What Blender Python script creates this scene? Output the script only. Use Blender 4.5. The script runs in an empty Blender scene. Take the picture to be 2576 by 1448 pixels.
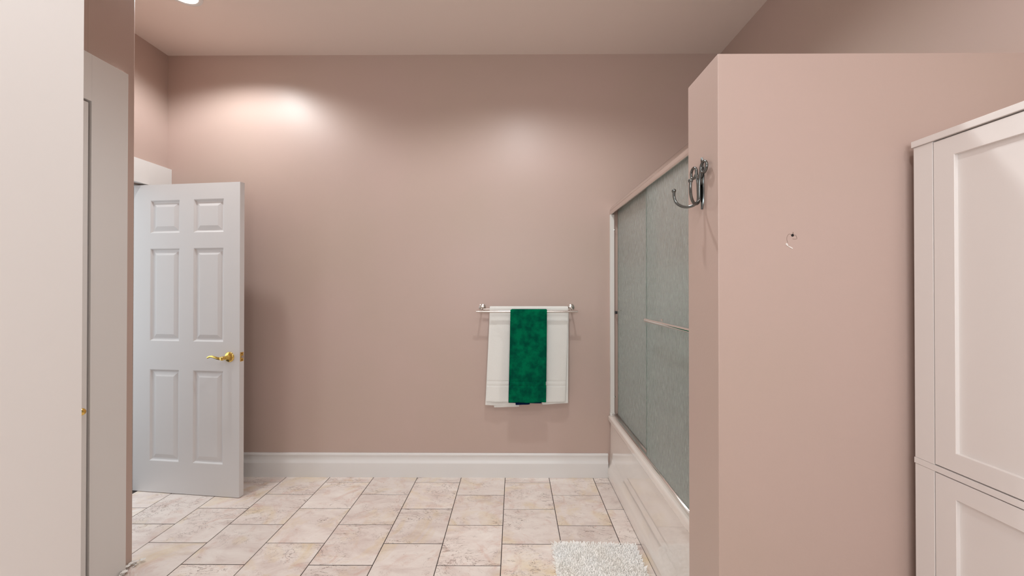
import bpy, bmesh, math, random
from mathutils import Vector, Matrix
random.seed(7)
S = bpy.context.scene
R = math.radians

# ---------------------------------------------------------------- camera, world, light, exposure
H = 1.335                      # eye height
cam_d = bpy.data.cameras.new('camera'); cam = bpy.data.objects.new('camera', cam_d)
S.collection.objects.link(cam); S.camera = cam
cam.location = (0, 0, H); cam.rotation_euler = (R(90.3), 0, R(0.36))
cam_d.sensor_width = 36; cam_d.lens = 954 / 2576 * 36; cam_d.shift_y = -4 / 2576
cam_d.clip_start = 0.02

S.view_settings.view_transform = 'Standard'; S.view_settings.look = 'None'
S.view_settings.gamma = 1; S.view_settings.use_curve_mapping = False
S.view_settings.exposure = 0.72

world = bpy.data.worlds.new('world'); S.world = world; world.use_nodes = True
wb = world.node_tree.nodes['Background']
wb.inputs[0].default_value = (0.86, 0.94, 1.0, 1); wb.inputs[1].default_value = 0.7

CEIL = 3.005                   # ceiling height
DOWNLIGHTS = [(-1.885, 2.13, 42), (0.06, 1.56, 46), (0.25, 0.05, 24), (-0.9, -0.7, 24), (0.8, -0.8, 26)]  # the last two are unseen lamps added for fill behind the camera
DL_COL = (0.93, 0.98, 1.0)

def area_light(name, loc, rot, sx, sy, energy, col):
    d = bpy.data.lights.new(name, 'AREA'); d.shape = 'RECTANGLE'; d.size = sx; d.size_y = sy
    d.energy = energy; d.color = col
    o = bpy.data.objects.new(name, d); S.collection.objects.link(o); o.location = loc; o.rotation_euler = rot
    return o
# fill lamp at the added window behind the camera; daylight through the entry doorway
area_light('window_fill', (-0.2, -1.85, 1.75), (R(90), 0, 0), 1.5, 1.2, 24, (0.94, 0.97, 1.0))
area_light('doorway_daylight', (-3.6, 2.0, 1.5), (0, R(-90), 0), 1.6, 1.6, 4, (0.88, 0.97, 0.98))

# ---------------------------------------------------------------- materials
def mat(name, col, rough=0.5, metal=0.0, spec=0.5, **kw):
    m = bpy.data.materials.new(name); m.use_nodes = True
    b = m.node_tree.nodes['Principled BSDF']
    b.inputs['Base Color'].default_value = (*col, 1); b.inputs['Roughness'].default_value = rough
    b.inputs['Metallic'].default_value = metal; b.inputs['Specular IOR Level'].default_value = spec
    for k, v in kw.items(): b.inputs[k.replace('_', ' ')].default_value = v
    return m
def srgb(r, g, b):
    f = lambda c: (c/255/12.92) if c/255 <= .04045 else ((c/255+.055)/1.055)**2.4
    return (f(r), f(g), f(b))
def add_bump(m, scale=60, strength=0.1, dist=0.002, vec_scale=(1,1,1), detail=3, coord='Object'):
    nt = m.node_tree; b = nt.nodes['Principled BSDF']
    tc = nt.nodes.new('ShaderNodeTexCoord'); mp = nt.nodes.new('ShaderNodeMapping'); mp.inputs['Scale'].default_value = vec_scale
    n = nt.nodes.new('ShaderNodeTexNoise'); n.inputs['Scale'].default_value = scale; n.inputs['Detail'].default_value = detail
    bp = nt.nodes.new('ShaderNodeBump'); bp.inputs['Strength'].default_value = strength; bp.inputs['Distance'].default_value = dist
    nt.links.new(tc.outputs[coord], mp.inputs['Vector']); nt.links.new(mp.outputs[0], n.inputs['Vector'])
    nt.links.new(n.outputs['Fac'], bp.inputs['Height']); nt.links.new(bp.outputs[0], b.inputs['Normal'])
    return n
def tint_noise(m, c1, c2, scale=3, lo=.35, hi=.65, detail=3):
    nt = m.node_tree; b = nt.nodes['Principled BSDF']
    tc = nt.nodes.new('ShaderNodeTexCoord'); n = nt.nodes.new('ShaderNodeTexNoise')
    n.inputs['Scale'].default_value = scale; n.inputs['Detail'].default_value = detail
    r = nt.nodes.new('ShaderNodeValToRGB'); r.color_ramp.elements[0].position = lo; r.color_ramp.elements[1].position = hi
    r.color_ramp.elements[0].color = (*c1, 1); r.color_ramp.elements[1].color = (*c2, 1)
    nt.links.new(tc.outputs['Object'], n.inputs['Vector']); nt.links.new(n.outputs['Fac'], r.inputs[0])
    nt.links.new(r.outputs[0], b.inputs['Base Color'])

M_pink = mat('pink_paint', srgb(193, 166, 153), 0.42, spec=0.45)
tint_noise(M_pink, srgb(191, 167, 157), srgb(188, 166, 154), 1.5)
add_bump(M_pink, 180, 0.12, 0.0015)
M_ceil = mat('ceiling_paint', srgb(236, 220, 210), 0.6, spec=0.3); add_bump(M_ceil, 200, 0.08, 0.001)
M_white = mat('white_trim_paint', srgb(226, 223, 220), 0.38, spec=0.5); add_bump(M_white, 90, 0.05, 0.001)
M_door = mat('white_door_paint', srgb(216, 213, 212), 0.42, spec=0.45)
add_bump(M_door, 40, 0.12, 0.0008, (6, 6, 0.35), 6)
M_cab = mat('white_cabinet_paint', srgb(232, 226, 222), 0.45, spec=0.4); add_bump(M_cab, 120, 0.03, 0.0005)
M_gap_shade = mat('painted_gap_shade', (0.02, 0.017, 0.015), 0.8)
M_brass = mat('polished_brass', (0.83, 0.58, 0.16), 0.12, 1.0)
M_nickel = mat('brushed_nickel', (0.62, 0.58, 0.54), 0.26, 1.0); add_bump(M_nickel, 400, 0.05, 0.0003, (0.02, 1, 1))
M_chrome = mat('chrome', (0.85, 0.83, 0.82), 0.08, 1.0)
M_alu = mat('satin_aluminium', (0.80, 0.76, 0.73), 0.22, 1.0)
M_bronze = mat('oil_rubbed_bronze', (0.16, 0.17, 0.165), 0.22, 1.0); add_bump(M_bronze, 150, 0.15, 0.0004)
M_tub = mat('almond_tub_enamel', srgb(238, 229, 221), 0.08, spec=0.6, Coat_Weight=1.0, Coat_Roughness=0.03); 
M_surround = mat('white_tub_surround', srgb(214, 214, 208), 0.25)
M_rubber = mat('black_rubber', (0.02, 0.02, 0.022), 0.5)
M_grout = mat('dark_grout', srgb(66, 56, 52), 0.9); add_bump(M_grout, 300, 0.4, 0.001)
M_hole = mat('dark_hole', (0.01, 0.009, 0.008), 0.9)
M_plaster = mat('bare_plaster', srgb(235, 230, 224), 0.85); add_bump(M_plaster, 120, 0.5, 0.003)
M_lens = mat('lamp_lens', (1, 1, 1), 0.4)
M_lens.node_tree.nodes['Principled BSDF'].inputs['Emission Color'].default_value = (1, .97, .92, 1)
M_lens.node_tree.nodes['Principled BSDF'].inputs['Emission Strength'].default_value = 6

# textiles
M_terry = mat('white_terry', srgb(232, 230, 224), 0.95, spec=0.1, Sheen_Weight=0.3)
add_bump(M_terry, 420, 0.6, 0.003, (1, 1, 1), 2)
M_green = mat('green_terry', srgb(0, 96, 66), 0.95, spec=0.05)
tint_noise(M_green, srgb(0, 72, 54), srgb(0, 104, 70), 22, .36, .62, 5); add_bump(M_green, 420, 0.6, 0.003, (1, 1, 1), 2)
M_navy = mat('dark_navy_terry', srgb(6, 26, 62), 0.95, spec=0.05); add_bump(M_navy, 420, 0.6, 0.003)
M_shag = mat('ivory_shag', srgb(252, 249, 244), 0.95, spec=0.05, Sheen_Weight=.4); tint_noise(M_shag, srgb(254, 252, 249), srgb(251, 246, 239), 6)

# marble tile
def marble():
    m = mat('marble_tile', (0.7, 0.6, 0.55), 0.32, spec=0.5); nt = m.node_tree; b = nt.nodes['Principled BSDF']
    N = nt.nodes.new; L = nt.links.new
    tc = N('ShaderNodeTexCoord'); oi = N('ShaderNodeObjectInfo')
    mul = N('ShaderNodeMath'); mul.operation = 'MULTIPLY'; mul.inputs[1].default_value = 37.0; L(oi.outputs['Random'], mul.inputs[0])
    add = N('ShaderNodeVectorMath'); add.operation = 'ADD'; L(tc.outputs['Object'], add.inputs[0]); L(mul.outputs[0], add.inputs[1])
    # large clouds
    def noise(scale, detail=5, rough=.6, dist=0.0, vec=add.outputs[0]):
        n = N('ShaderNodeTexNoise'); n.inputs['Scale'].default_value = scale; n.inputs['Detail'].default_value = detail
        n.inputs['Roughness'].default_value = rough; n.inputs['Distortion'].default_value = dist; L(vec, n.inputs['Vector']); return n
    def ramp(src, stops):
        r = N('ShaderNodeValToRGB'); e = r.color_ramp.elements
        e[0].position, e[0].color = stops[0][0], (*stops[0][1], 1); e[1].position, e[1].color = stops[-1][0], (*stops[-1][1], 1)
        for p, c in stops[1:-1]: q = e.new(p); q.color = (*c, 1)
        L(src, r.inputs[0]); return r
    def mix(fac, a, c):
        x = N('ShaderNodeMix'); x.data_type = 'RGBA'; L(fac, x.inputs[0]); L(a, x.inputs[6]); L(c, x.inputs[7]); return x.outputs[2]
    mp = N('ShaderNodeMapping'); mp.inputs['Rotation'].default_value = (0, 0, R(35)); mp.inputs['Scale'].default_value = (1, 2.2, 1); L(add.outputs[0], mp.inputs['Vector'])
    clouds = ramp(noise(5, 6, .65, .6, mp.outputs[0]).outputs['Fac'], [(.30, srgb(218, 200, 192)), (.5, srgb(236, 223, 215)), (.72, srgb(246, 237, 229))])
    yel = N('ShaderNodeRGB'); yel.outputs[0].default_value = (*srgb(226, 200, 150), 1)
    pnk = N('ShaderNodeRGB'); pnk.outputs[0].default_value = (*srgb(212, 172, 156), 1)
    vein = N('ShaderNodeRGB'); vein.outputs[0].default_value = (*srgb(118, 86, 70), 1)
    BW = lambda src, a, c, v=1.0: ramp(src, [(a, (0, 0, 0)), (c, (v, v, v))]).outputs[0]
    c = mix(BW(noise(3.2, 5, .6, 1.2).outputs['Fac'], .52, .72, .62), clouds.outputs[0], yel.outputs[0])
    n2 = noise(6.5, 6, .7, 1.5); c = mix(BW(n2.outputs['Fac'], .54, .74, .65), c, pnk.outputs[0])
    # veins: thin bands where a warped noise crosses .5, kept to patches
    def veins(scale, width, strength, vec):
        n = noise(scale, 5, .62, 1.6, vec)
        s = N('ShaderNodeMath'); s.operation = 'SUBTRACT'; s.inputs[1].default_value = .5; L(n.outputs['Fac'], s.inputs[0])
        a = N('ShaderNodeMath'); a.operation = 'ABSOLUTE'; L(s.outputs[0], a.inputs[0])
        line = ramp(a.outputs[0], [(0, (strength,)*3), (width, (0, 0, 0))]).outputs[0]
        patch = BW(noise(4.0, 3, .6, .4).outputs['Fac'], .46, .62)
        k = N('ShaderNodeMath'); k.operation = 'MULTIPLY'; L(line, k.inputs[0]); L(patch, k.inputs[1]); return k.outputs[0]
    c = mix(veins(5, .011, .95, mp.outputs[0]), c, vein.outputs[0])
    c = mix(veins(11, .010, .5, mp.outputs[0]), c, vein.outputs[0])
    # small speckle pits
    c = mix(BW(noise(45, 3, .6, 1.0).outputs['Fac'], .66, .74, .35), c, vein.outputs[0])
    # every tile its own tone
    hs = N('ShaderNodeHueSaturation'); mr = N('ShaderNodeMapRange'); mr.inputs[3].default_value = .95; mr.inputs[4].default_value = 1.06
    L(oi.outputs['Random'], mr.inputs[0]); L(mr.outputs[0], hs.inputs['Value']); L(c, hs.inputs['Color'])
    L(hs.outputs[0], b.inputs['Base Color'])
    bp = N('ShaderNodeBump'); bp.inputs['Strength'].default_value = .15; bp.inputs['Distance'].default_value = .002
    L(n2.outputs['Fac'], bp.inputs['Height']); L(bp.outputs[0], b.inputs['Normal'])
    return m
M_tile = marble()

def glass_mat():
    m = bpy.data.materials.new('rain_glass'); m.use_nodes = True; nt = m.node_tree; nt.nodes.clear()
    N = nt.nodes.new; L = nt.links.new
    out = N('ShaderNodeOutputMaterial')
    tc = N('ShaderNodeTexCoord'); mp = N('ShaderNodeMapping'); mp.inputs['Scale'].default_value = (1, 1, .10)
    n = N('ShaderNodeTexNoise'); n.inputs['Scale'].default_value = 260; n.inputs['Detail'].default_value = 2
    bp = N('ShaderNodeBump'); bp.inputs['Strength'].default_value = 1.0; bp.inputs['Distance'].default_value = .003
    L(tc.outputs['Object'], mp.inputs['Vector']); L(mp.outputs[0], n.inputs['Vector']); L(n.outputs['Fac'], bp.inputs['Height'])
    g = N('ShaderNodeBsdfPrincipled'); g.inputs['Base Color'].default_value = (.84, .95, .91, 1); g.inputs['Roughness'].default_value = .2
    g.inputs['Transmission Weight'].default_value = 1; g.inputs['IOR'].default_value = 1.3; L(bp.outputs[0], g.inputs['Normal'])
    t = N('ShaderNodeBsdfTranslucent'); t.inputs['Color'].default_value = (.90, .93, .91, 1); L(bp.outputs[0], t.inputs['Normal'])
    d = N('ShaderNodeBsdfDiffuse'); d.inputs['Color'].default_value = (.80, .82, .80, 1); L(bp.outputs[0], d.inputs['Normal'])
    m1 = N('ShaderNodeMixShader'); m1.inputs[0].default_value = .5; L(t.outputs[0], m1.inputs[1]); L(d.outputs[0], m1.inputs[2])
    m2 = N('ShaderNodeMixShader'); m2.inputs[0].default_value = .3
    mr = N('ShaderNodeMapRange'); mr.inputs[1].default_value = .38; mr.inputs[2].default_value = .62; mr.inputs[3].default_value = .15; mr.inputs[4].default_value = .42
    L(n.outputs['Fac'], mr.inputs[0]); L(mr.outputs[0], m2.inputs[0]); L(g.outputs[0], m2.inputs[1]); L(m1.outputs[0], m2.inputs[2])
    L(m2.outputs[0], out.inputs[0]); return m
M_glass = glass_mat()
M_edge = mat('green_glass_edge', srgb(30, 110, 92), 0.15, spec=0.5)
M_pane = mat('clear_pane', (1, 1, 1), 0.0, Transmission_Weight=1.0)

# ---------------------------------------------------------------- helpers
def tag(o, label=None, cat=None, group=None, kind=None):
    if label: o['label'] = label
    if cat: o['category'] = cat
    if group: o['group'] = group
    if kind: o['kind'] = kind
    return o
def smooth(me, ang=35):
    for p in me.polygons: p.use_smooth = True
    try: me.set_sharp_from_angle(angle=R(ang))
    except Exception: pass
    for p in me.polygons:                     # large flat faces stay flat
        if p.area > .003 and max(abs(c) for c in p.normal) > .9999: p.use_smooth = False
def obj(name, bm, m, parent=None, sm=True, loc=None):
    bmesh.ops.recalc_face_normals(bm, faces=bm.faces)
    me = bpy.data.meshes.new(name); bm.to_mesh(me); bm.free()
    for x in (m if isinstance(m, (list, tuple)) else [m]): me.materials.append(x)
    if sm: smooth(me)
    o = bpy.data.objects.new(name, me); S.collection.objects.link(o)
    if loc: o.location = loc
    if parent: o.parent = parent
    return o
def empty(name, loc, rz=0):
    o = bpy.data.objects.new(name, None); S.collection.objects.link(o); o.location = loc; o.rotation_euler = (0, 0, rz)
    o.empty_display_size = .1; return o
def box(bm, x0, x1, y0, y1, z0, z1, bev=0.0, seg=2):
    b = bmesh.new(); bmesh.ops.create_cube(b, size=1)
    for v in b.verts: v.co = Vector(((x0+x1)/2 + v.co.x*(x1-x0), (y0+y1)/2 + v.co.y*(y1-y0), (z0+z1)/2 + v.co.z*(z1-z0)))
    if bev: bmesh.ops.bevel(b, geom=b.edges[:], offset=bev, segments=seg, profile=.5, affect='EDGES')
    t = bpy.data.meshes.new('t'); b.to_mesh(t); b.free(); bm.from_mesh(t); bpy.data.meshes.remove(t); return bm
def B(*a, **k): return box(bmesh.new(), *a, **k)
def catmull(pts, n=8):
    P = [Vector(p) for p in pts]; P = [2*P[0]-P[1]] + P + [2*P[-1]-P[-2]]; out = []
    for i in range(1, len(P)-2):
        for k in range(n):
            t = k/n; a, b, c, d = P[i-1:i+3]
            out.append(.5*((2*b) + (c-a)*t + (2*a-5*b+4*c-d)*t*t + (3*b-a-3*c+d)*t**3))
    out.append(P[-2]); return out
def tube(bm, pts, rad, seg=12, flat=None):
    """sweep of a round (or flattened) section along pts; rad number or list"""
    P = [Vector(p) for p in pts]; n = len(P); rs = rad if isinstance(rad, (list, tuple)) else [rad]*n
    rings = []; T0 = (P[1]-P[0]).normalized(); up = Vector((0, 0, 1)) if abs(T0.z) < .9 else Vector((0, 1, 0))
    u = T0.cross(up).normalized()
    for i in range(n):
        T = (P[min(i+1, n-1)]-P[max(i-1, 0)]).normalized()
        u = (u - T*u.dot(T)).normalized(); w = T.cross(u)
        ring = []
        for k in range(seg):
            a = 2*math.pi*k/seg; fu, fw = (1, 1) if flat is None else flat
            ring.append(bm.verts.new(P[i] + u*math.cos(a)*rs[i]*fu + w*math.sin(a)*rs[i]*fw))
        rings.append(ring)
    for i in range(n-1):
        for k in range(seg): bm.faces.new((rings[i][k], rings[i][(k+1) % seg], rings[i+1][(k+1) % seg], rings[i+1][k]))
    bm.faces.new(rings[0][::-1]); bm.faces.new(rings[-1]); return bm
def lathe(bm, prof, origin, axis, seg=32):
    """prof: list of (distance along axis, radius)"""
    A = Vector(axis).normalized(); u = A.orthogonal().normalized(); w = A.cross(u); O = Vector(origin); rings = []
    for d, r in prof:
        if r < 1e-6: rings.append([bm.verts.new(O + A*d)])
        else: rings.append([bm.verts.new(O + A*d + (u*math.cos(2*math.pi*k/seg) + w*math.sin(2*math.pi*k/seg))*r) for k in range(seg)])
    for a, b in zip(rings, rings[1:]):
        for k in range(seg):
            q = (k+1) % seg
            if len(a) == 1 and len(b) == 1: continue
            if len(a) == 1: bm.faces.new((a[0], b[k], b[q]))
            elif len(b) == 1: bm.faces.new((a[k], a[q], b[0]))
            else: bm.faces.new((a[k], a[q], b[q], b[k]))
    for r in (rings[0], rings[-1]):
        if len(r) > 1: bm.faces.new(r)
    return bm
def ball(bm, c, r, seg=18):
    return lathe(bm, [(-r*math.cos(math.pi*i/10), max(0, r*math.sin(math.pi*i/10)) if 0 < i < 10 else 0) for i in range(11)], c, (0, 0, 1), seg)
def extrude_profile(bm, prof, p0, p1, to3d):
    """closed 2-D profile swept from parameter p0 to p1; to3d(a, b, t) -> co"""
    r0 = [bm.verts.new(to3d(a, b, p0)) for a, b in prof]; r1 = [bm.verts.new(to3d(a, b, p1)) for a, b in prof]; n = len(prof)
    for k in range(n): bm.faces.new((r0[k], r0[(k+1) % n], r1[(k+1) % n], r1[k]))
    bm.faces.new(r0[::-1]); bm.faces.new(r1); return bm

# ---------------------------------------------------------------- the setting
XL, XC, XR = -2.487, -1.857, 1.466         # alcove left wall, closet wall, right wall
YB, YF = 2.70, -1.60                       # far wall, wall behind the camera
XP, YP0, YP1, ZP = 0.54, 1.007, 1.18, 1.958  # tub partition: end face, near face, far face, top

def structure(name, bm, m, sm=False, parent=None):
    o = obj(name, bm, m, parent, sm)
    if not parent: o['kind'] = 'structure'
    return o
structure('wall_back', B(XL-.1, XR+.1, YB, YB+.1, 0, CEIL), M_pink)
# left wall of the alcove with the entry opening (y 1.725..2.49)
DO0, DO1, DOH = 1.725, 2.532, 2.03
bm = B(XL-.1, XL, DO1, YB, 0, CEIL); box(bm, XL-.1, XL, DO0, DO1, DOH, CEIL); box(bm, XL-.1, XL, 1.70, DO0, 0, CEIL)
structure('wall_left', bm, M_pink)
structure('wall_return', B(XL-.1, XC-.10, 1.655, 1.70, 0, CEIL), M_pink)
# closet wall, with the closet opening
CY0, CY1, CZ = 1.020, 1.633, 2.148
bm = B(XC-.10, XC, CY1, 1.838, 0, CEIL, .003, 2); box(bm, XC-.10, XC, YF, CY0, 0, CEIL); box(bm, XC-.10, XC, CY0, CY1, CZ, CEIL)
structure('wall_closet', bm, M_pink)
structure('wall_closet_rear', B(XC-.62, XC-.60, .9, 1.655, 0, CEIL), M_pink)
structure('wall_right', B(XR, XR+.1, YF, YB, 0, CEIL), M_pink)
part = structure('wall_partition', B(XP, XR, YP0, YP1, 0, ZP, .002, 2), M_pink)
# wall behind the camera, with an unseen window added for fill
WX0, WX1, WZ0, WZ1 = -0.95, .55, 1.15, 2.35
bm = B(XC-.1, WX0, YF-.12, YF, 0, CEIL); box(bm, WX1, XR+.1, YF-.12, YF, 0, CEIL)
box(bm, WX0, WX1, YF-.12, YF, 0, WZ0); box(bm, WX0, WX1, YF-.12, YF, WZ1, CEIL)
structure('wall_front', bm, M_pink)
wf = empty('added_window_1', (0, 0, 0)); tag(wf, kind='structure')
bm = bmesh.new()
for a in ((WX0, WX0+.06, WZ0, WZ1), (WX1-.06, WX1, WZ0, WZ1), (WX0, WX1, WZ0, WZ0+.06), (WX0, WX1, WZ1-.06, WZ1), (-.22, -.18, WZ0, WZ1)):
    box(bm, a[0], a[1], YF-.10, YF-.04, a[2], a[3])
obj('added_window_frame', bm, M_white, wf, False)
# ceiling
bm = B(XL-.1, XR+.1, YF-.12, YB+.1, CEIL, CEIL+.06)
structure('ceiling', bm, M_ceil)

# floor: dark grout bed with individual tiles
floor = structure('floor', B(XL-1.4, XR+.1, YF-.12, YB+.1, -.06, -.0013), M_grout)
TW, TD, G = .3100, .3125, .0040
def tile_mesh(w, d):
    return B(-w/2, w/2, -d/2, d/2, -.0035, .0, .0)
def tile_bm(w, d):
    b = bmesh.new(); e = .0012
    lo = [b.verts.new((sx*w/2, sy*d/2, -.0040)) for sx, sy in ((-1, -1), (1, -1), (1, 1), (-1, 1))]
    md = [b.verts.new((sx*w/2, sy*d/2, -.0010)) for sx, sy in ((-1, -1), (1, -1), (1, 1), (-1, 1))]
    hi = [b.verts.new((sx*(w/2-e), sy*(d/2-e), 0)) for sx, sy in ((-1, -1), (1, -1), (1, 1), (-1, 1))]
    for a, c in ((lo, md), (md, hi)):
        for k in range(4): b.faces.new((a[k], a[(k+1) % 4], c[(k+1) % 4], c[k]))
    b.faces.new(hi); return b
full = None
rng = random.Random(3)
for k in range(-9, 5):
    x0 = -.0653 + TW*k; x1 = x0 + TW
    off = 1.990 if k % 2 == 0 else 1.834
    for j in range(-12, 5):
        y0 = off + TD*(j-1); y1 = y0 + TD
        cx0, cx1, cy0, cy1 = max(x0, XL), min(x1, XR), max(y0, YF), min(y1, YB)
        if cy1 > YP0 and cx1 > .662: cx1 = .662                     # the tub and partition
        if x0 > .66-.01 and cy0 < YP0: cx1 = min(x1, XR); cy1 = min(cy1, YP0)
        if cx1-cx0 < .02 or cy1-cy0 < .02: continue
        if cx1 < XC-.1: 
            if cy1 < 1.70: continue
            cy0 = max(cy0, 1.70)
        w, d = cx1-cx0-G, cy1-cy0-G
        if abs(w-(TW-G)) < 1e-4 and abs(d-(TD-G)) < 1e-4:
            if full is None:
                full = obj('tile', tile_bm(w, d), M_tile, floor, False); o = full
            else:
                o = bpy.data.objects.new('tile', full.data); S.collection.objects.link(o); o.parent = floor
        else: o = obj('tile', tile_bm(w, d), M_tile, floor, False)
        o.location = ((cx0+cx1)/2, (cy0+cy1)/2, rng.uniform(-.0004, .0003))
# chipped plaster at the foot of the wall corner
bm = bmesh.new(); rr = random.Random(5)
for i in range(26):
    c = Vector((XC + rr.uniform(-.005, .045), 1.80 + rr.uniform(-.05, .06), rr.uniform(.0, .012) + .002)); s = rr.uniform(.004, .013)
    b = bmesh.new(); bmesh.ops.create_icosphere(b, subdivisions=1, radius=s)
    for v in b.verts: v.co = c + Vector((v.co.x*rr.uniform(.7, 1.4), v.co.y*rr.uniform(.7, 1.4), abs(v.co.z)*.7))
    t = bpy.data.meshes.new('t'); b.to_mesh(t); b.free(); bm.from_mesh(t); bpy.data.meshes.remove(t)
tag(obj('plaster_chip', bm, M_plaster, floor, False), 'crumbled white plaster at the foot of the pink wall corner', kind='stuff')

# baseboards
bprof = [(0, 0), (.018, 0), (.018, .098), (.0165, .104), (.011, .112), (.008, .122), (.0075, .135), (.009, .146), (.012, .152), (.012, .160), (.009, .167), (0, .167)]
bm = bmesh.new(); extrude_profile(bm, bprof, XL, .662, lambda a, b, t: Vector((t, YB-a, b)))
structure('baseboard_back', bm, M_white, True)
bm = bmesh.new(); extrude_profile(bm, bprof, YF, .19, lambda a, b, t: Vector((XR-a, t, b)))
structure('baseboard_right', bm, M_white, True)

# entry door casing on the alcove's left wall, and its jamb
bm = bmesh.new(); CT = .030
box(bm, XL, XL+CT, DO1, YB, 0, 2.186, .0006); box(bm, XL, XL+CT, 1.702, DO1, DOH, 2.186, .0006)
structure('trim_1', bm, M_white, True)
bm = B(XL-.10, XL, DO1-.0, DO1+.002, 0, DOH); box(bm, XL-.10, XL-.04, DO0, DO1-.001, DOH-.012, DOH)
box(bm, XL-.10, XL-.04, DO0, DO0+.012, 0, DOH)
structure('trim_2', bm, M_white)
# closet casing
bm = bmesh.new(); CF = XC+.020
box(bm, XC, CF, CY1, 1.788, 0, 2.352, .0006); box(bm, XC, CF, 1.02, CY1, CZ, 2.352, .0006)
structure('trim_3', bm, M_white, True)
structure('closet_gap_shade', B(XC-.10, XC-.04, CY1-.004, CY1, 0, CZ), M_gap_shade)  # near-black strip paints the shade in the gap beside the closet leaf

# partition: screw hole with cracked paint where a fitting was torn off
def pp(px, py, y=YP0): return Vector(((px-1294)/954*y, y, H-(py-725)/954*y))
bm = bmesh.new(); c = pp(1990.5, 592); lathe(bm, [(-.0003, 0), (-.0003, .0032), (.0006, .0036)], c+Vector((0, -.0004, 0)), (0, -1, 0), 14)
obj('screw_hole', bm, M_hole, part)
bm = bmesh.new()
tube(bm, [p + Vector((0, -.0002, 0)) for p in catmull([pp(1987, 590), pp(1982, 589), pp(1978, 594), pp(1976.5, 602), pp(1979, 611)], 4)], .0004, 5)
tube(bm, [p + Vector((0, -.0002, 0)) for p in catmull([pp(1993, 592), pp(1998.5, 592), pp(2001, 597), pp(2001, 601), pp(1996, 601.5), pp(1991, 601)], 4)], .0005, 5)
tube(bm, [pp(1992, 584)+Vector((0, -.0003, 0)), pp(1992.5, 588.5)+Vector((0, -.0003, 0))], .0008, 5)
obj('paint_crack', bm, mat('crack_shadow', srgb(140, 118, 106), .9), part)
bm = bmesh.new()
P = [pp(1973, 612.5), pp(1975.5, 611.5), pp(1979, 617), pp(1980, 619), pp(1985, 620.5), pp(1991.5, 624.5), pp(1990, 626), pp(1983, 622), pp(1978, 619.5), pp(1973.5, 616)]
vs = [bm.verts.new(p + Vector((0, -.0025 if i in (0, 1, 2, 9) else -.001, 0))) for i, p in enumerate(P)]
f = bm.faces.new(vs); ex = bmesh.ops.extrude_face_region(bm, geom=[f])
for v in ex['geom']:
    if isinstance(v, bmesh.types.BMVert): v.co.y = YP0
obj('paint_flake', bm, M_plaster, part, False)

# ---------------------------------------------------------------- recessed downlights
dl_names = ['recessed ceiling downlight near the entry door corner, lit', 'recessed ceiling downlight in front of the towel bar, lit',
            'recessed ceiling downlight above the camera, lit', 'added recessed downlight for fill, left of the added window, lit', 'added recessed downlight for fill, in the corner right of the added window, lit']
for (x, y, e), lab in zip(DOWNLIGHTS, dl_names):
    t = empty('recessed_downlight', (x, y, CEIL)); tag(t, lab, 'ceiling light', 'recessed downlights in the ceiling')
    bm = bmesh.new(); lathe(bm, [(-.001, .070), (.004, .072), (.006, .080), (.004, .092), (-.001, .095)], (0, 0, 0), (0, 0, -1), 40)
    # open the ring's caps
    for f in [f for f in bm.faces if len(f.verts) > 4]: bm.faces.remove(f)
    obj('trim_ring', bm, M_white, t)
    bm = bmesh.new(); lathe(bm, [(0, .0705), (.003, .068), (.005, .05), (.006, 0)], (0, 0, 0), (0, 0, -1), 40)
    obj('lens', bm, M_lens, t)
    d = bpy.data.lights.new('downlight_lamp', 'SPOT'); d.energy = e; d.color = DL_COL; d.spot_size = R(150); d.spot_blend = .45; d.shadow_soft_size = .045
    o = bpy.data.objects.new('downlight_lamp', d); S.collection.objects.link(o); o.parent = t; o.location = (0, 0, -.012)

# ---------------------------------------------------------------- the six-panel entry door
DW, DH, DT = .772, 2.012, .035
ang = math.atan2(2.491-2.408, -1.759+2.515)           # free edge comes toward the camera
door = empty('door_1', (-2.509 - .010*math.cos(ang), 2.491 + .010*math.sin(ang), .004), -ang)
tag(door, 'open white six-panel door with a brass lever handle', kind='structure')
# local frame: x = along the leaf, y: front face at -0, back at +DT, z up
cols = [(.124, .341), (.441, .658)]
rows = [(.203, .801), (.987, 1.593), (1.693, 1.909)]
bm = bmesh.new()
def dbox(x0, x1, z0, z1): box(bm, x0, x1, 0, DT, z0, z1)
xs = [0] + [v for c in cols for v in c] + [DW]; zs = [0] + [v for r in rows for v in r] + [DH]
vg = {}
def V(x, y, z):
    k = (round(x, 5), round(y, 5), round(z, 5))
    if k not in vg: vg[k] = bm.verts.new(k)
    return vg[k]
for i in range(5):
    for j in range(7):
        if i in (1, 3) and j in (1, 3, 5):
            a, b_, c_, d_ = xs[i], xs[i+1], zs[j], zs[j+1]   # inner walls of the opening
            for (p, q) in (((a, c_), (b_, c_)), ((b_, c_), (b_, d_)), ((b_, d_), (a, d_)), ((a, d_), (a, c_))):
                bm.faces.new((V(p[0], 0, p[1]), V(q[0], 0, q[1]), V(q[0], DT, q[1]), V(p[0], DT, p[1])))
            continue
        for y in (0, DT):
            bm.faces.new((V(xs[i], y, zs[j]), V(xs[i+1], y, zs[j]), V(xs[i+1], y, zs[j+1]), V(xs[i], y, zs[j+1])))
for i in range(5):
    for z in (0, DH): bm.faces.new((V(xs[i], 0, z), V(xs[i+1], 0, z), V(xs[i+1], DT, z), V(xs[i], DT, z)))
for j in range(7):
    for x in (0, DW): bm.faces.new((V(x, 0, zs[j]), V(x, 0, zs[j+1]), V(x, DT, zs[j+1]), V(x, DT, zs[j])))
obj('leaf', bm, M_door, door, False)
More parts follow.
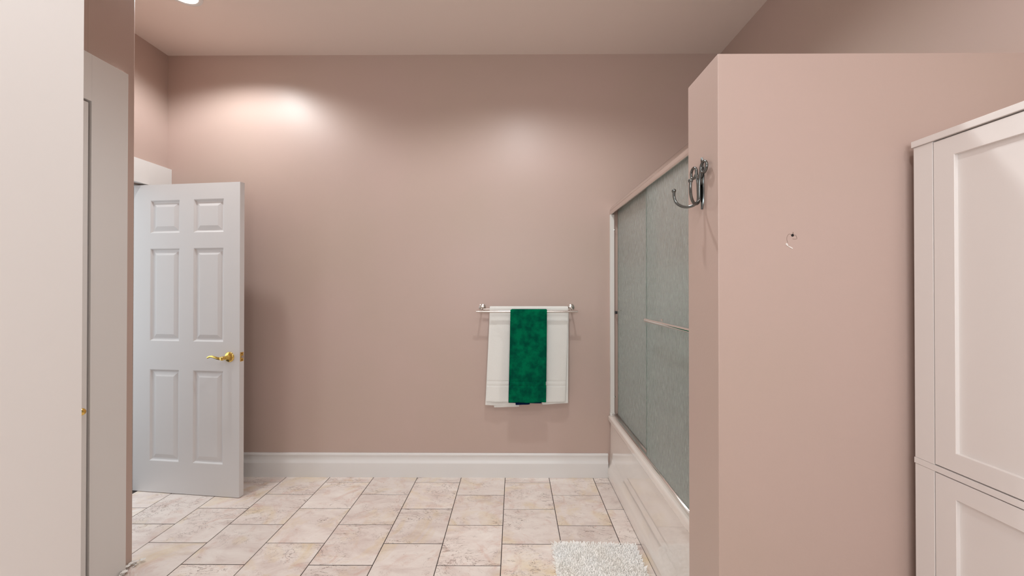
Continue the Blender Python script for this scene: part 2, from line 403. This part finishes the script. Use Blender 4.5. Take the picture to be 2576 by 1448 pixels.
for (x0, x1) in cols:
    for (z0, z1) in rows:
        bm = bmesh.new()
        for sgn, yb in ((1, 0), (-1, DT)):
            rings = []
            for ins, dep in ((0, .0), (.004, .0015), (.010, .0090), (.016, .0105), (.019, .0105), (.043, .0030), (.046, .0026)):
                rings.append([bm.verts.new((x, yb + sgn*dep, z)) for x, z in ((x0+ins, z0+ins), (x1-ins, z0+ins), (x1-ins, z1-ins), (x0+ins, z1-ins))])
            for a, b_ in zip(rings, rings[1:]):
                for k in range(4): bm.faces.new((a[k], a[(k+1) % 4], b_[(k+1) % 4], b_[k]))
            bm.faces.new(rings[-1])
        obj('panel', bm, M_door, door, False)
# lever set
hz = .893; hx = DW-.070
lev = obj('lever_handle', lathe(bmesh.new(), [(0, .0325), (.003, .0325), (.006, .031), (.009, .026), (.011, .018), (.012, .0145), (.02, .0125), (.045, .0115), (.050, .0135), (.058, .0135), (.062, .011), (.0635, 0)], (hx, 0, hz), (0, -1, 0), 32), M_brass, door)
bm = bmesh.new()
pts = catmull([(hx, -.052, hz), (hx-.022, -.055, hz-.001), (hx-.045, -.056, hz+.004), (hx-.068, -.055, hz+.010), (hx-.088, -.052, hz+.009), (hx-.108, -.050, hz+.001)], 7)
n = len(pts); tube(bm, pts, [.0085*(1-.45*i/(n-1)) for i in range(n)], 12, (.62, 1.15))
obj('lever', bm, M_brass, lev)
bm = bmesh.new(); lathe(bm, [(0, .0325), (.006, .031), (.011, .018), (.012, .0145), (.045, .0115), (.058, .0135), (.0635, 0)], (hx, DT, hz), (0, 1, 0), 24)
tube(bm, [(p.x, DT - p.y, p.z) for p in pts], [.0085*(1-.45*i/(n-1)) for i in range(n)], 12, (.62, 1.15))
obj('rear_lever_handle', bm, M_brass, door)
lp = obj('latch_plate', B(DW-.0005, DW+.0012, .0045, .0305, hz-.029, hz+.029, .0004, 1), M_brass, door)
bm = bmesh.new(); box(bm, DW+.001, DW+.008, .010, .025, hz-.008, hz+.008, .0015); obj('latch_bolt', bm, M_nickel, lp)
for dz in (-.021, .021):
    obj('screw', lathe(bmesh.new(), [(0, .0035), (.0006, .0035), (.0009, 0)], (DW+.0010, .0175, hz+dz), (1, 0, 0), 10), mat('screw_dark', (.10, .04, .01), .4, 1.0) if dz < 0 else bpy.data.materials['screw_dark'], lp)
for z in (.22, 1.0, 1.80):
    bm = bmesh.new(); lathe(bm, [(0, 0), (0, .006), (.09, .006), (.09, 0)], (-.004, DT+.006, z-.045), (0, 0, 1), 12)
    obj('hinge', bm, M_brass, door)

# ---------------------------------------------------------------- closed closet door with brass knob
cd = empty('door_2', (XC, 1.33, 0)); tag(cd, 'closed flat white closet door with small brass knob, beside the wide white casing', kind='structure')
FX = CF-.004-XC
obj('leaf', B(FX-.034, FX, 1.026-1.33, 1.624-1.33, .008, 2.139, .0015), M_white, cd)
kb = obj('knob', lathe(bmesh.new(), [(0, .011), (.003, .011), (.005, .006), (.014, .006), (.018, .010), (.024, .0145), (.031, .0155), (.037, .012), (.040, .005), (.0405, 0)], (FX, 1.578-1.33, .818), (1, 0, 0), 24), M_brass, cd)

# ---------------------------------------------------------------- tall plain white cabinet at the far left of the frame
tc = empty('tall_cabinet', (-1.50, .40, 0)); tag(tc, 'tall plain white cabinet filling the left edge of the photo', 'cabinet')
ox, oy = -1.50, .40
obj('carcass', B(-1.852-ox, -1.170-ox, -.20-oy, 1.003-oy, .0, 2.42, .0015), M_cab, tc)
obj('door_panel', B(-1.169-ox, -1.150-ox, .40-oy+.002, 1.003-oy, .06, 2.40, .001), M_cab, tc)
obj('door_panel', B(-1.169-ox, -1.150-ox, -.198-oy, .40-oy-.002, .06, 2.40, .001), M_cab, tc)

# ---------------------------------------------------------------- bathtub
TX0, TX1, TY0, TY1, TZ = .672, 1.452, YP1+.006, YB-.004, .437
tub = empty('bathtub', ((TX0+TX1)/2, (TY0+TY1)/2, 0)); tag(tub, 'glossy almond bathtub with a curved apron below the glass doors', 'bathtub')
def rel(bm, o):
    for v in bm.verts: v.co -= o.location
    return bm
aprof = [(.660, .002), (.657, .030), (.659, .060), (.668, .085), (.675, .110), (.678, .150), (.680, .30), (.681, .380), (.676, .392), (.668, .398), (.666, .405), (.666, .428), (.669, .434), (.676, .437), (.72, .437), (.72, .002)]
obj('apron', rel(extrude_profile(bmesh.new(), aprof, TY0, TY1, lambda a, b, t: Vector((a, t, b))), tub), M_tub, tub)
bm = bmesh.new()
def rrect(cx, cy, hx_, hy_, z, n=64, p=6.0):
    L_ = []
    for k in range(n):
        a = 2*math.pi*(k+.5)/n; c, s = math.cos(a), math.sin(a)
        q = (abs(c)**p + abs(s)**p)**(-1/p); L_.append(bm.verts.new((cx + hx_*c*q, cy + hy_*s*q, z)))
    return L_
cx, cy = (.72+TX1)/2, (TY0+TY1)/2; hx_, hy_ = (TX1-.72)/2, (TY1-TY0)/2
rs = [rrect(cx, cy, hx_, hy_, .40, p=60), rrect(cx, cy, hx_, hy_, .437, p=60), rrect(cx, cy, hx_-.045, hy_-.06, .437), rrect(cx, cy, hx_-.06, hy_-.075, .425), rrect(cx, cy, hx_-.09, hy_-.11, .25), rrect(cx, cy, hx_-.12, hy_-.15, .10), rrect(cx, cy, hx_-.17, hy_-.20, .06)]
for a, b_ in zip(rs, rs[1:]):
    for k in range(64): bm.faces.new((a[k], a[(k+1) % 64], b_[(k+1) % 64], b_[k]))
bm.faces.new(rs[-1]); obj('basin', rel(bm, tub), M_tub, tub)
# surround panels glued to the three walls
bm = B(.745, XR-.002, YB-.012, YB-.001, .437, 1.50, .002); obj('surround_panel', rel(bm, tub), M_surround, tub)
bm = B(XR-.012, XR-.001, TY0+.012, YB-.013, .437, 1.50, .002); obj('surround_panel', rel(bm, tub), M_surround, tub)
bm = B(.745, XR-.013, YP1+.001, YP1+.012, .437, 1.50, .002); obj('surround_panel', rel(bm, tub), M_surround, tub)

# ---------------------------------------------------------------- sliding shower doors
sh = empty('sliding_shower_door', (.70, 1.94, .437)); tag(sh, 'sliding shower doors of green rain glass standing on the tub rim', 'shower door')
SX0, SX1 = .676, .738
hp = [(SX0+.004, 1.856), (SX0, 1.862), (SX0, 1.880), (SX0+.003, 1.881), (SX0+.003, 1.884), (SX0+.0005, 1.885), (SX0+.004, 1.896), (SX0+.012, 1.910), (SX0+.024, 1.918), (SX1, 1.918), (SX1, 1.856), (SX1-.006, 1.856), (SX1-.006, 1.880), (SX0+.010, 1.880), (SX0+.010, 1.856)]
obj('header_rail', rel(extrude_profile(bmesh.new(), hp, YP1+.002, YB-.001, lambda a, b, t: Vector((a, t, b))), sh), M_alu, sh)
tp = [(.686, .4375), (.686, .452), (.692, .457), (.700, .457), (.702, .447), (.714, .447), (.716, .455), (.728, .457), (.738, .452), (.742, .4375)]
obj('bottom_track', rel(extrude_profile(bmesh.new(), tp, YP1+.002, YB-.026, lambda a, b, t: Vector((a, t, b))), sh), M_alu, sh)
jb = obj('wall_jamb', rel(B(.676, .704, YB-.026, YB-.0005, .462, 1.856, .0015), sh), mat('white_jamb', srgb(226, 222, 216), .25), sh)
obj('wall_jamb', rel(B(.676, .738, YP1+.0005, YP1+.024, .462, 1.856, .0015), sh), bpy.data.materials['white_jamb'], sh)
obj('jamb_foot', rel(B(.6745, .706, YB-.027, YB-.0005, .4375, .4615, .0015), sh), bpy.data.materials['white_jamb'], sh)
# two panes: the near one runs in the outer track
far = obj('glass_panel', rel(B(.7195, .7255, 1.90, 2.640, .460, 1.872), sh), M_glass, sh, False)
near = obj('glass_panel', rel(B(.6925, .6985, 1.215, 1.995, .460, 1.872), sh), M_glass, sh, False)
for p, x0, x1, y in ((far, .7193, .7257, 2.6402), (near, .6923, .6987, 1.9952)):
    obj('polished_edge', rel(B(x0, x1, y, y+.0010, .460, 1.872), sh), M_edge, sh, False)
# towel bar on the near pane
bz = 1.180
bm = tube(bmesh.new(), [(.642, 1.30, bz), (.642, 1.862, bz)], .0095, 20)
hb = obj('towel_handle', rel(bm, sh), M_chrome, sh)
bm = bmesh.new()
for y in (1.38, 1.78):
    lathe(bm, [(0, .012), (.004, .012), (.005, .007), (.050, .007)], (.6925, y, bz), (-1, 0, 0), 16)
obj('handle_post', rel(bm, sh), M_chrome, sh)
obj('bumper', rel(B(.706, .719, YB-.050, YB-.026, 1.157, 1.176, .002), sh), M_rubber, sh)
obj('glass_knob', rel(lathe(bmesh.new(), [(0, .004), (.008, .004), (.010, .007), (.016, .007), (.018, 0)], (.7195, 2.56, 1.186), (-1, 0, 0), 14), sh), M_chrome, sh)
for z in (.575, 1.748):
    obj('jamb_screw', rel(lathe(bmesh.new(), [(0, .006), (.002, .006), (.003, .002), (.003, 0)], (.706, YB-.0265, z), (0, -1, 0), 12), sh), M_chrome, sh)

# ---------------------------------------------------------------- robe hook on the partition end
hk = empty('robe_hook', (XP, 1.0885, H+.29)); tag(hk, 'dark bronze double robe hook with scrolls on the end of the pink partition', 'hook')
hz0 = -.29; O = (0, 0, 0)
bm = bmesh.new(); N_ = 20; ringsL = []
for i in range(N_+1):
    s = i/N_; z = .226 + .149*s - .29; w = .0125*(math.sin(math.pi*s)**.8) + .0006
    w *= .55 + .55*abs(2*s-1)**.8 if .1 < s < .9 else 1
    ringsL.append([bm.verts.new(p) for p in ((-.0005, -w, z), (-.0035, -w*.8, z), (-.006, 0, z), (-.0035, w*.8, z), (-.0005, w, z))])
for a, b_ in zip(ringsL, ringsL[1:]):
    for k in range(4): bm.faces.new((a[k], a[k+1], b_[k+1], b_[k]))
    bm.faces.new((a[4], a[0], b_[0], b_[4]))
bm.faces.new(ringsL[0]); bm.faces.new(ringsL[-1])
obj('back_plate', bm, M_bronze, hk)
for s in (-1, 1):
    yc, zc, rr_ = s*.0300, .048, .0165
    loop = []
    # free end of the scroll (inner), round over the top, down into the stem
    for a in range(-150, 181, 22):
        t = R(a); r = rr_ * (1 - .12*(180-a)/330)
        loop.append((-.012, yc + s*r*math.cos(t), zc + r*math.sin(t)))
    # t=180deg -> y = yc - s*r  i.e. close to the centre; continue down the stem
    path = loop + [(-.012, s*.0100, .034), (-.012, s*.0050, .014), (-.012, s*.0035, -.006), (-.012, s*.003, -.030), (-.014, s*.0045, -.042), (-.022, s*.011, -.050), (-.034, s*.022, -.0525), (-.046, s*.035, -.047), (-.056, s*.047, -.034), (-.060, s*.053, -.016), (-.060, s*.054, -.002)]
    obj('prong', tube(bmesh.new(), catmull(path, 5), .0040, 14), M_bronze, hk)
    obj('ball_tip', ball(bmesh.new(), (-.060, s*.054, .003), .0065), M_bronze, hk)
obj('mounting_post', lathe(bmesh.new(), [(0, .006), (.012, .005), (.014, .005)], (0, 0, .030), (-1, 0, 0), 14), M_bronze, hk)

# ---------------------------------------------------------------- double towel bar with towels
BY1, BZ1 = YB-.112, H-.1575          # front bar
BY0, BZ0 = YB-.048, H-.1450          # rear bar
def pxx(px, y): return (px-1294)/954*y
bx0, bx1 = pxx(1198, BY1), pxx(1453, BY1)
tb = empty('towel_bar', ((bx0+bx1)/2, YB, BZ0)); tag(tb, 'brushed nickel double towel bar on the pink wall holding two towels', 'towel bar')
obj('front_bar', rel(tube(bmesh.new(), [(bx0, BY1, BZ1), (bx1, BY1, BZ1)], .0075, 18), tb), M_nickel, tb)
obj('rear_bar', rel(tube(bmesh.new(), [(bx0+.045, BY0, BZ0), (bx1-.045, BY0, BZ0)], .0055, 16), tb), M_nickel, tb)
for x in (pxx(1213, YB-.02), pxx(1437, YB-.02)):
    obj('wall_flange', rel(lathe(bmesh.new(), [(.0005, .024), (.004, .024), (.010, .023), (.014, .018), (.016, .010), (.017, 0)], (x, YB, BZ0+.012), (0, -1, 0), 28), tb), M_nickel, tb)
    obj('bracket_arm', rel(tube(bmesh.new(), catmull([(x, YB-.010, BZ0+.012), (x, BY0, BZ0), (x, BY1+.012, BZ1+.006), (x, BY1, BZ1)], 4), .0065, 14), tb), M_nickel, tb)

def sheet(x0f, x1f, path, thick, nx=40, wav=None, seed=0):
    """cloth following path (list of (y,z)) ; x0f,x1f(s) give the side edges; wav(u,s)->(dy,dz)"""
    bm = bmesh.new(); P = path; n = len(P); rows_ = []
    nr = []
    for i in range(n):
        a, b_ = P[max(i-1, 0)], P[min(i+1, n-1)]; ty, tz = b_[0]-a[0], b_[1]-a[1]; l = math.hypot(ty, tz) or 1; nr.append((-tz/l, ty/l))
    for side in (0, 1):
        g = []
        for i in range(n):
            s = i/(n-1); r = []
            for k in range(nx+1):
                u = k/nx; x = x0f(s) + (x1f(s)-x0f(s))*u; dy, dz = wav(u, s) if wav else (0, 0)
                e = min(u, 1-u)*nx; th = thick*(1 if e > .9 else .35)
                o = (th/2)*(1 if side else -1)
                r.append(bm.verts.new((x, P[i][0] + nr[i][0]*o + dy, P[i][1] + nr[i][1]*o + dz)))
            g.append(r)
        rows_.append(g)
    for g in rows_:
        for i in range(n-1):
            for k in range(nx): bm.faces.new((g[i][k], g[i][k+1], g[i+1][k+1], g[i+1][k]))
    a, b_ = rows_
    for i in range(n-1):
        for k in (0, nx): bm.faces.new((a[i][k], a[i+1][k], b_[i+1][k], b_[i][k]))
    for i in (0, n-1):
        for k in range(nx): bm.faces.new((a[i][k], a[i][k+1], b_[i][k+1], b_[i][k]))
    return bm
def drape(by, bz, r, front_z, back_z, yf_out=0.0, band=None, n_top=10, step=.010):
    """path from the back hem up over the bar and down to the front hem"""
    path = []; z = back_z
    while z < bz: path.append((by + r, z)); z += step
    for k in range(n_top+1):
        a = math.pi*k/n_top; path.append((by + r*math.cos(a), bz + r*math.sin(a)))
    z = bz - step; L_ = bz-front_z
    while z > front_z:
        t = (bz-z)/L_; y = by - r - yf_out*t
        if band and any(lo < z < hi for lo, hi in band): y += .0022
        path.append((y, z)); z -= step
    path.append((by - r - yf_out + .001, front_z)); return path
lerp = lambda a, b: (lambda s: a + (b-a)*s)
def mixf(a, b):   # width change only down the front part (s>.5)
    return lambda s: a + (b-a)*max(0, (s-.5)*2)
# white towel on the rear bar
wz = H - (1009-725)/954*2.64
wt = empty('white_towel', (pxx(1328, 2.64), BY0, BZ0)); tag(wt, 'white terry towel folded over the rear bar, behind the green towel', 'towel')
def wavw(u, s):
    k = max(0, (s-.5)*2)
    fold = .006*math.sin(2*math.pi*(u*1.3+.1))*k + .004*math.exp(-((u-.17)/.05)**2)*k + .003*math.sin(31*u+4*s)*k*.5
    return (-abs(fold), .004*math.sin(7*u+1)*(k > .96))
z_px = lambda p, y: H-(p-725)/954*y
bands = [(z_px(958, 2.64)-.002, z_px(955.5, 2.64)), (z_px(971, 2.64), z_px(967, 2.64))]
path = drape(BY0, BZ0+.004, .0135, wz, .62, .004, bands, step=.005)
obj('front_layer', rel(sheet(mixf(pxx(1232, 2.64), pxx(1224, 2.64)), mixf(pxx(1429, 2.64), pxx(1421, 2.64)), path, .007, 60, wavw), wt), M_terry, wt)
# the inner folds that hang a little lower
def flap(name, x0t, x1t, x0b, x1b, ztop, zbot, y, m, par, tilt=0, thick=.005):
    n = 40; p = [(y, ztop + (zbot-ztop)*i/n) for i in range(n+1)]
    w = lambda u, s: (-.002*abs(math.sin(6*u)), tilt*(u-.5)*(s**8))
    return obj(name, rel(sheet(lerp(x0t, x0b), lerp(x1t, x1b), p, thick, 24, w), par), m, par)
yy = BY0-.0065+.004
flap('inner_fold', pxx(1232, 2.65), pxx(1320, 2.65), pxx(1221, 2.65), pxx(1305, 2.65), BZ0-.02, z_px(1019, 2.65), BY0-.0035, M_terry, wt, -.010)
flap('inner_fold', pxx(1340, 2.65), pxx(1430, 2.65), pxx(1364, 2.65), pxx(1428.5, 2.65), BZ0-.02, z_px(1014, 2.65), BY0-.0035, M_terry, wt, .012)
flap('back_fold', pxx(1236, 2.66), pxx(1300, 2.66), pxx(1243, 2.66), pxx(1306, 2.66), BZ0-.05, z_px(1022, 2.66), BY0+.004, M_terry, wt, .006)
# green towel on the front bar
gz = H - (1010-725)/954*2.573
gt = empty('green_towel', (pxx(1328, 2.573), BY1, BZ1)); tag(gt, 'narrow dark green terry towel hanging over the front bar', 'towel')
def wavg(u, s):
    k = max(0, (s-.5)*2); return (-.003*abs(math.sin(3.3*u+.4))*k, .002*math.sin(9*u)*(k > .97))
bands = [(z_px(960, 2.573), z_px(956.5, 2.573)), (z_px(971, 2.573), z_px(968, 2.573))]
path = drape(BY1, BZ1, .0135, gz, gz+.02, .006, bands, step=.005)
def gx0(s):
    if s < .5: return pxx(1286, 2.573)
    k = max(0, (s-.5)*2); b_ = pxx(1284, 2.573)+(pxx(1280, 2.573)-pxx(1284, 2.573))*k
    return b_ + (.004 if .775 < k < .81 else 0)
def gx1(s):
    if s < .46: return pxx(1370, 2.573)
    k = max(0, (s-.5)*2); b_ = pxx(1376, 2.573)+(pxx(1373.5, 2.573)-pxx(1376, 2.573))*k
    return b_ - (.003 if .775 < k < .81 else 0)
obj('front_layer', rel(sheet(gx0, gx1, path, .007, 40, wavg), gt), M_green, gt)
tag(flap('back_layer', pxx(1284, 2.60), pxx(1371, 2.60), pxx(1279, 2.59), pxx(1362, 2.59), BZ1-.06, z_px(1012, 2.59), BY1-.002, M_navy, gt, -.003, .006), 'dark navy layer behind the green one')
flap('hanging_tag', pxx(1296, 2.60), pxx(1336, 2.60), pxx(1297, 2.60), pxx(1332, 2.60), .58, z_px(1016, 2.60), BY1+.006, M_navy, gt, .004, .003)

# ---------------------------------------------------------------- shaggy bath mat
mt = empty('bath_mat', (.405, 1.66, 0), R(-2.0)); tag(mt, 'ivory shaggy bath mat on the marble tiles beside the tub', 'bath mat')
MW, ML = .425, .64
obj('backing', B(-MW/2, MW/2, -ML/2, ML/2, .001, .006, .002), M_shag, mt)
verts, faces = [], []
rg = random.Random(11); st = .0062
ny = int(ML/st); nx = int(MW/st)
for i in range(nx):
    for j in range(ny):
        x = -MW/2 + (i+.5)*st + rg.uniform(-.002, .002); y = -ML/2 + (j+.5)*st + rg.uniform(-.002, .002)
        ex = max(0, abs(x)-(MW/2-.012))/.012*(1 if x > 0 else -1); ey = max(0, abs(y)-(ML/2-.012))/.012*(1 if y > 0 else -1)
        h = rg.uniform(.011, .017); a = rg.uniform(0, 6.283); l = rg.uniform(0, .008)
        tx, ty = x + math.cos(a)*l + ex*.013, y + math.sin(a)*l + ey*.013; r = rg.uniform(.0024, .0034); b0 = len(verts)
        hh = h*(1-.35*max(abs(ex), abs(ey)))
        for (px_, py_, pz_, q) in ((x, y, .004, r*.8), ((x+tx)/2, (y+ty)/2, .004+hh*.6, r), (tx, ty, .004+hh, r*.75)):
            for k in range(4):
                t = k*math.pi/2+a; verts.append((px_+math.cos(t)*q, py_+math.sin(t)*q, pz_))
        for s in (0, 4):
            for k in range(4): faces.append((b0+s+k, b0+s+(k+1) % 4, b0+s+4+(k+1) % 4, b0+s+4+k))
        faces.append((b0+8, b0+9, b0+10, b0+11))
me = bpy.data.meshes.new('pile'); me.from_pydata(verts, [], faces); me.materials.append(M_shag); smooth(me, 80)
o = bpy.data.objects.new('pile', me); S.collection.objects.link(o); o.parent = mt; tag(o, kind='stuff')

# ---------------------------------------------------------------- right-hand shaker cabinet
X0, YA, YZ = 1.030, .20, .9836
sc = empty('shaker_cabinet', (1.24, .59, 0)); tag(sc, 'tall white shaker cabinet beside the pink partition', 'cabinet')
carc = rel(B(X0+.0185, 1.452, YA, YZ, .05, 1.695, .001), sc); obj('carcass', carc, M_cab, sc)
obj('top_panel', rel(B(X0-.004, 1.456, YA-.006, YZ+.0025, 1.6966, 1.713, .0012), sc), M_cab, sc)
obj('middle_shelf', rel(B(X0-.001, X0+.02, YA-.001, YZ+.0015, .888, .9027, .0008), sc), M_cab, sc)
obj('plinth', rel(B(X0+.03, 1.44, YA+.01, YZ-.01, .0, .05), sc), M_cab, sc)
for z0, z1 in ((.9032, 1.696), (.05, .8875)):
    for y0 in (YZ-.0448, YA):
        obj('face_stile', rel(B(X0, X0+.018, y0, y0+.0448, z0, z1, .0006, 1), sc), M_cab, sc)
def shaker(y0, y1, z0, z1, st_=.0435):
    b = bmesh.new(); d = .0085; e = .0015
    x = X0
    def ring(ya, yb, za, zb, xx): return [b.verts.new((xx, p, q)) for p, q in ((ya, za), (yb, za), (yb, zb), (ya, zb))]
    rs_ = [ring(y0, y1, z0, z1, x+.018), ring(y0, y1, z0, z1, x+.0008), ring(y0+.0008, y1-.0008, z0+.0008, z1-.0008, x),
           ring(y0+st_, y1-st_, z0+st_, z1-st_, x), ring(y0+st_+.0008, y1-st_-.0008, z0+st_+.0008, z1-st_-.0008, x+.0008)]
    for a, c in zip(rs_, rs_[1:]):
        for k in range(4): b.faces.new((a[k], a[(k+1) % 4], c[(k+1) % 4], c[k]))
    in_ = ring(y0+st_+.0008, y1-st_-.0008, z0+st_+.0008, z1-st_-.0008, x+d)
    for k in range(4): b.faces.new((rs_[-1][k], rs_[-1][(k+1) % 4], in_[(k+1) % 4], in_[k]))
    b.faces.new(in_); b.faces.new(rs_[0][::-1]); return b
ym = (YA+YZ)/2
for (z0, z1) in ((.9055, 1.6935), (.055, .8855)):
    for (y0, y1) in ((ym+.001, YZ-.0463), (YA+.0463, ym-.001)):
        dr = obj('door', rel(shaker(y0, y1, z0, z1), sc), M_cab, sc, False)
        yk = ym + (.022 if y0 > ym else -.022)
        kn = obj('knob', rel(lathe(bmesh.new(), [(0, .006), (.010, .005), (.016, .012), (.022, .013), (.025, .008), (.026, 0)], (X0, yk, (1.0 if z0 > .5 else .80)), (-1, 0, 0), 18), sc), M_nickel, sc)
        kn.parent = dr; kn.location = (0, 0, 0)
